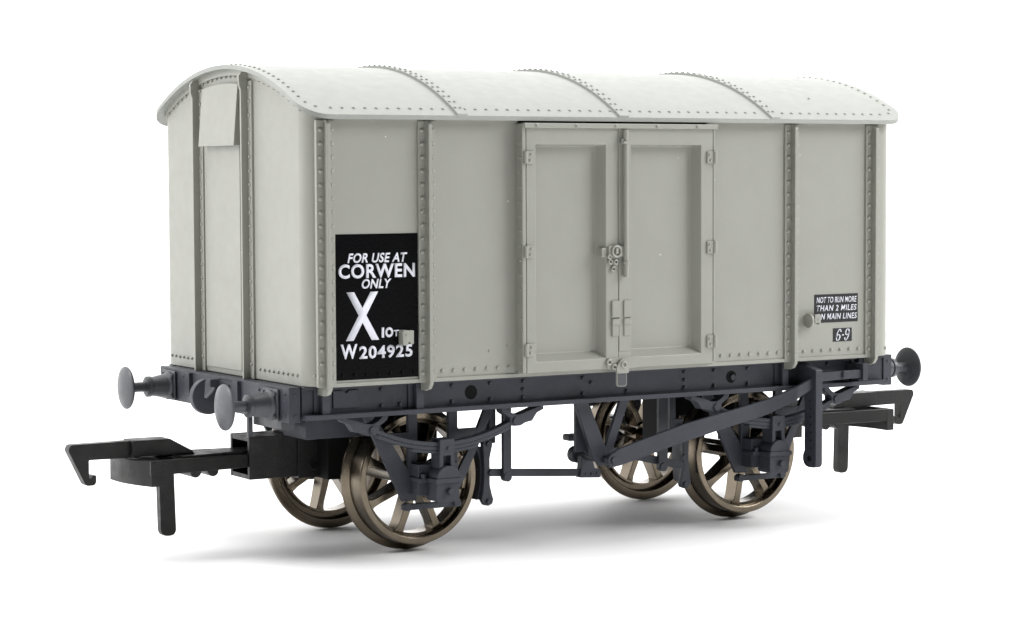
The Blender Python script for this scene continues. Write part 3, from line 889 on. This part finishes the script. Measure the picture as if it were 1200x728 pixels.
# ---- brake gear (near side)
def shoe(s):
    mb = MB()
    X = lambda x: s * x - (0.0 if s > 0 else 0.75)
    # brake block, hollowed to the wheel tread
    arc = [(-18 + 6.3 * math.cos(math.radians(a)), 6.58 + 6.3 * math.sin(math.radians(a))) for a in range(-22, 25, 3)]
    blk = [(X(p[0]), p[1]) for p in arc] + [(X(-11.2), 8.9), (X(-10.95), 6.6), (X(-11.2), 4.2)]
    mb.prism(blk, 'xz', -9.75, -8.3, 0.06)
    sh = mb.build("brake_shoe", M_FRAME, wagon)
    mb = MB()
    pl = [(-11.75, 9.25), (-11.6, 9.62), (-11.2, 9.72), (-10.85, 9.6), (-10.68, 9.25), (-10.78, 8.8), (-10.98, 8.0), (-10.98, 5.5), (-10.78, 4.7), (-10.62, 4.2), (-10.75, 3.8), (-11.15, 3.66), (-11.62, 3.75), (-11.9, 4.2), (-11.7, 5.2), (-11.6, 6.6), (-11.65, 8.2)]
    mb.prism([(X(p[0]), p[1]) for p in pl], 'xz', -10.25, -9.72, 0.1)
    for z in (9.28, 4.08): mb.cyl((X(-11.18), -10.2, z), (X(-11.18), -10.45, z), 0.24, n=14)
    mb.cyl((X(-10.95), -10.2, 6.65), (X(-10.95), -10.5, 6.65), 0.27, n=14)
    mb.box(X(-11.4), X(-10.0), -9.6, -9.0, 9.2, 10.3, 0.1)
    mb.box(X(-10.6), X(-9.95), -9.55, -8.6, 9.8, 13.2, 0.06)
    mb.build("shoe_hanger", M_FRAME, sh)
shoe(-1 * -1)
shoe(-1)
for s in (1, -1):
    mb = MB()
    mb.prism(round_poly([(-9.88, 13.0), (-9.88, 6.2), (-9.05, 6.2), (-9.05, 13.0)] if s > 0 else [(7.1, 13.0), (7.1, 5.7), (8.1, 5.7), (8.1, 13.0)], [0.02, .3, .3, .02]), 'xz', -10.75, -10.35, 0.07)
    mb.cyl((-9.46 if s > 0 else 7.6, -10.1, 6.2 if s > 0 else 5.95), (-9.46 if s > 0 else 7.6, -10.85, 6.2 if s > 0 else 5.95), 0.42, n=16)
    mb.build("safety_strap", M_FRAME, wagon)
mb = MB()
mb.loft([[(-11.0, -10.3, 6.32), (-11.0, -10.3, 7.0), (-11.0, -9.8, 7.0), (-11.0, -9.8, 6.32)], [(0.6, -10.3, 5.52), (0.6, -10.3, 6.2), (0.6, -9.8, 6.2), (0.6, -9.8, 5.52)]], 0.06)
mb.prism(round_poly([(-1.6, 5.55), (0.7, 5.40), (0.8, 6.2), (0.1, 6.3), (-0.3, 7.6), (-1.3, 7.6), (-1.4, 6.4)], 0.15), 'xz', -10.5, -9.7, 0.06)
for x in (-0.9, -0.3, 0.3): mb.rivet((x, -10.5, 5.85), (0, -1, 0), 0.13, 0.1)
mb.build("push_rod", M_FRAME, wagon)
mb = MB()
mb.loft([[(0.5, -10.3, 7.7), (0.5, -10.3, 8.5), (0.5, -9.8, 8.5), (0.5, -9.8, 7.7)], [(10.2, -10.3, 5.5), (10.2, -10.3, 6.25), (10.2, -9.8, 6.25), (10.2, -9.8, 5.5)]], 0.06)
mb.build("push_rod", M_FRAME, wagon)
mb = MB()
YV = -13.55
mb.prism([(-4.05, 12.98), (-2.65, 12.98), (-0.55, 8.3), (-0.4, 7.0), (-1.3, 6.95), (-2.1, 7.7)], 'xz', YV, YV + 0.5, 0.07)
mb.prism([(0.95, 12.98), (1.95, 12.98), (0.2, 8.7), (-0.1, 7.3), (-0.9, 7.3), (-0.75, 8.6)], 'xz', YV + 0.03, YV + 0.45, 0.07)
vh = mb.build("v_hanger", M_FRAME, wagon)
mb = MB()
mb.box(-3.15, -2.3, -12.4, -11.9, 8.2, 13.2, 0.06)
mb.prism([(-2.35, 9.6), (-2.35, 8.25), (-0.2, 7.1), (0.4, 7.6)], 'xz', -12.38, -11.92, 0.06)
mb.build("v_hanger", M_FRAME, wagon)
mb = MB()
mb.cyl((-0.75, -15.2, 7.55), (-0.75, -8.4, 7.50), 0.42, n=18)
mb.cyl((-0.75, -9.2, 7.48), (-0.75, -8.2, 7.48), 0.78, n=24)
mb.box(-2.1, 0.4, -9.6, -8.3, 8.85, 9.45, 0.15)
mb.box(-1.0, -0.4, -9.3, -8.5, 7.6, 9.2, 0.1)
mb.build("brake_shaft", M_FRAME, wagon)
# brake lever: straight arm, joggle outwards, level handle
mb = MB()
def sec(x, z, h, y, t=0.42, lean=0.0):
    return [(x + lean, y, z - h / 2), (x - lean, y, z + h / 2), (x - lean, y + t, z + h / 2), (x + lean, y + t, z - h / 2)]
mb.loft([sec(-1.6, 7.48, 1.1, -15.3), sec(-0.3, 7.86, 1.55, -15.3), sec(2.4, 8.54, 1.60, -15.3), sec(6.9, 9.64, 1.62, -15.3), sec(13.4, 10.90, 1.46, -15.3), sec(16.3, 11.50, 1.42, -15.35),
         sec(18.75, 12.62, 1.30, -16.4), sec(19.1, 12.85, 1.15, -16.5), sec(20.9, 13.66, 1.02, -16.5), sec(22.0, 14.12, 0.82, -16.5), sec(24.2, 14.18, 0.80, -16.5), sec(26.75, 14.24, 0.76, -16.5)], 0.06)
mb.cyl((-1.2, -15.0, 7.65), (-1.2, -15.62, 7.65), 0.62, n=22); mb.cyl((-1.2, -15.5, 7.65), (-1.2, -15.8, 7.65), 0.34, n=16)
mb.box(24.2, 25.1, -16.75, -16.1, 13.9, 14.62, 0.15)
mb.build("brake_lever", M_FRAME, wagon)
mb = MB()
mb.box(26.6, 27.2, -16.75, -13.9, 13.62, 15.2, 0.07)
mb.build("lever_rest", M_FRAME, wagon)
mb = MB()
gp = [(-16.95, 14.85), (-13.9, 15.55), (-13.9, 13.6), (-14.9, 12.8), (-15.2, 12.0), (-15.2, 7.1), (-14.98, 6.7), (-14.95, 6.3), (-15.1, 5.9), (-15.4, 5.65), (-15.8, 5.55), (-16.6, 5.58), (-16.85, 5.7), (-16.95, 5.95)]
mb.prism(gp, 'yz', 20.72, 21.55, 0.09)
gu = mb.build("lever_guard", M_FRAME, wagon)
for z, r, y in [(7.4 + 0.75 * k, 0.07, -16.2) for k in range(7)] + [(6.4, 0.26, -16.0)]:
    mb = MB(); mb.cyl((20.66, y, z), (20.74, y, z), r, n=12, bev=0.0)
    mb.build("pin_hole", M_HOLE_SHADE, gu)

# ------------------------------------------------------------------ the white surface
bm = bmesh.new()
bmesh.ops.create_circle(bm, cap_ends=True, segments=96, radius=29.0)
me = bpy.data.meshes.new("ground"); bm.to_mesh(me); bm.free()
me.materials.append(M_GROUND)
ground = bpy.data.objects.new("ground", me); COL.objects.link(ground)
ground["kind"] = "structure"
ground.location = (0, -2, 0)

# ------------------------------------------------------------------ camera
Cpos = Vector((-117.585, -190.494, 33.344)) * S
fwd = Vector((0.51645768, 0.85436381, -0.05774034)); right = Vector((0.85565618, -0.51752711, -0.00426438)); up = Vector((0.03352552, 0.04720351, 0.99832253))
cam = bpy.data.cameras.new("camera")
cam.sensor_fit = 'HORIZONTAL'; cam.sensor_width = 36.0
cam.lens = 2748.07 * 36.0 / 1200.0
cam.clip_start = 0.1; cam.clip_end = 8000
co = bpy.data.objects.new("camera", cam); COL.objects.link(co)
mw = Matrix.Identity(4)
for i in range(3):
    mw[i][0] = right[i]; mw[i][1] = up[i]; mw[i][2] = -fwd[i]; mw[i][3] = Cpos[i]
co.matrix_world = mw
sc.camera = co

# ------------------------------------------------------------------ light
W = bpy.data.worlds.new("World"); sc.world = W
W.use_nodes = True
nt = W.node_tree
bg = nt.nodes["Background"]
tc = nt.nodes.new("ShaderNodeTexCoord")
dot = nt.nodes.new("ShaderNodeVectorMath"); dot.operation = 'DOT_PRODUCT'
d = Vector((0.12, 0.99, 0.35))
dot.inputs[1].default_value = d
nt.links.new(tc.outputs["Generated"], dot.inputs[0])
mr = nt.nodes.new("ShaderNodeMapRange"); mr.interpolation_type = 'SMOOTHSTEP'
mr.inputs[1].default_value = -0.1; mr.inputs[2].default_value = 0.45
mr.inputs[3].default_value = 0.07; mr.inputs[4].default_value = 2.2
nt.links.new(dot.outputs["Value"], mr.inputs[0])
nt.links.new(mr.outputs[0], bg.inputs["Strength"])
bg.inputs["Color"].default_value = (1, 1, 1, 1)

def area(name, loc, target, size, power, col=(1, 1, 1)):
    l = bpy.data.lights.new(name, 'AREA'); l.shape = 'SQUARE'; l.size = size; l.energy = power; l.color = col
    o = bpy.data.objects.new(name, l); COL.objects.link(o)
    o.location = loc
    o.rotation_euler = (Vector(target) - Vector(loc)).to_track_quat('-Z', 'Y').to_euler()
    return o
area("overhead_softbox", (-4, 5, 44), (0, 0, 2), 34, 12500)
area("side_softbox", (-36, 15, 22), (0, 0, 2.5), 14, 7200)
area("front_softbox", (17, -12.5, 15), (0.5, 0, 2.5), 12, 6300)

sc.view_settings.view_transform = 'Standard'
sc.view_settings.look = 'None'
sc.view_settings.exposure = 0.0
sc.view_settings.gamma = 1.0
sc.view_settings.use_curve_mapping = False
sc.cycles.use_denoising = True
sc.cycles.max_bounces = 8
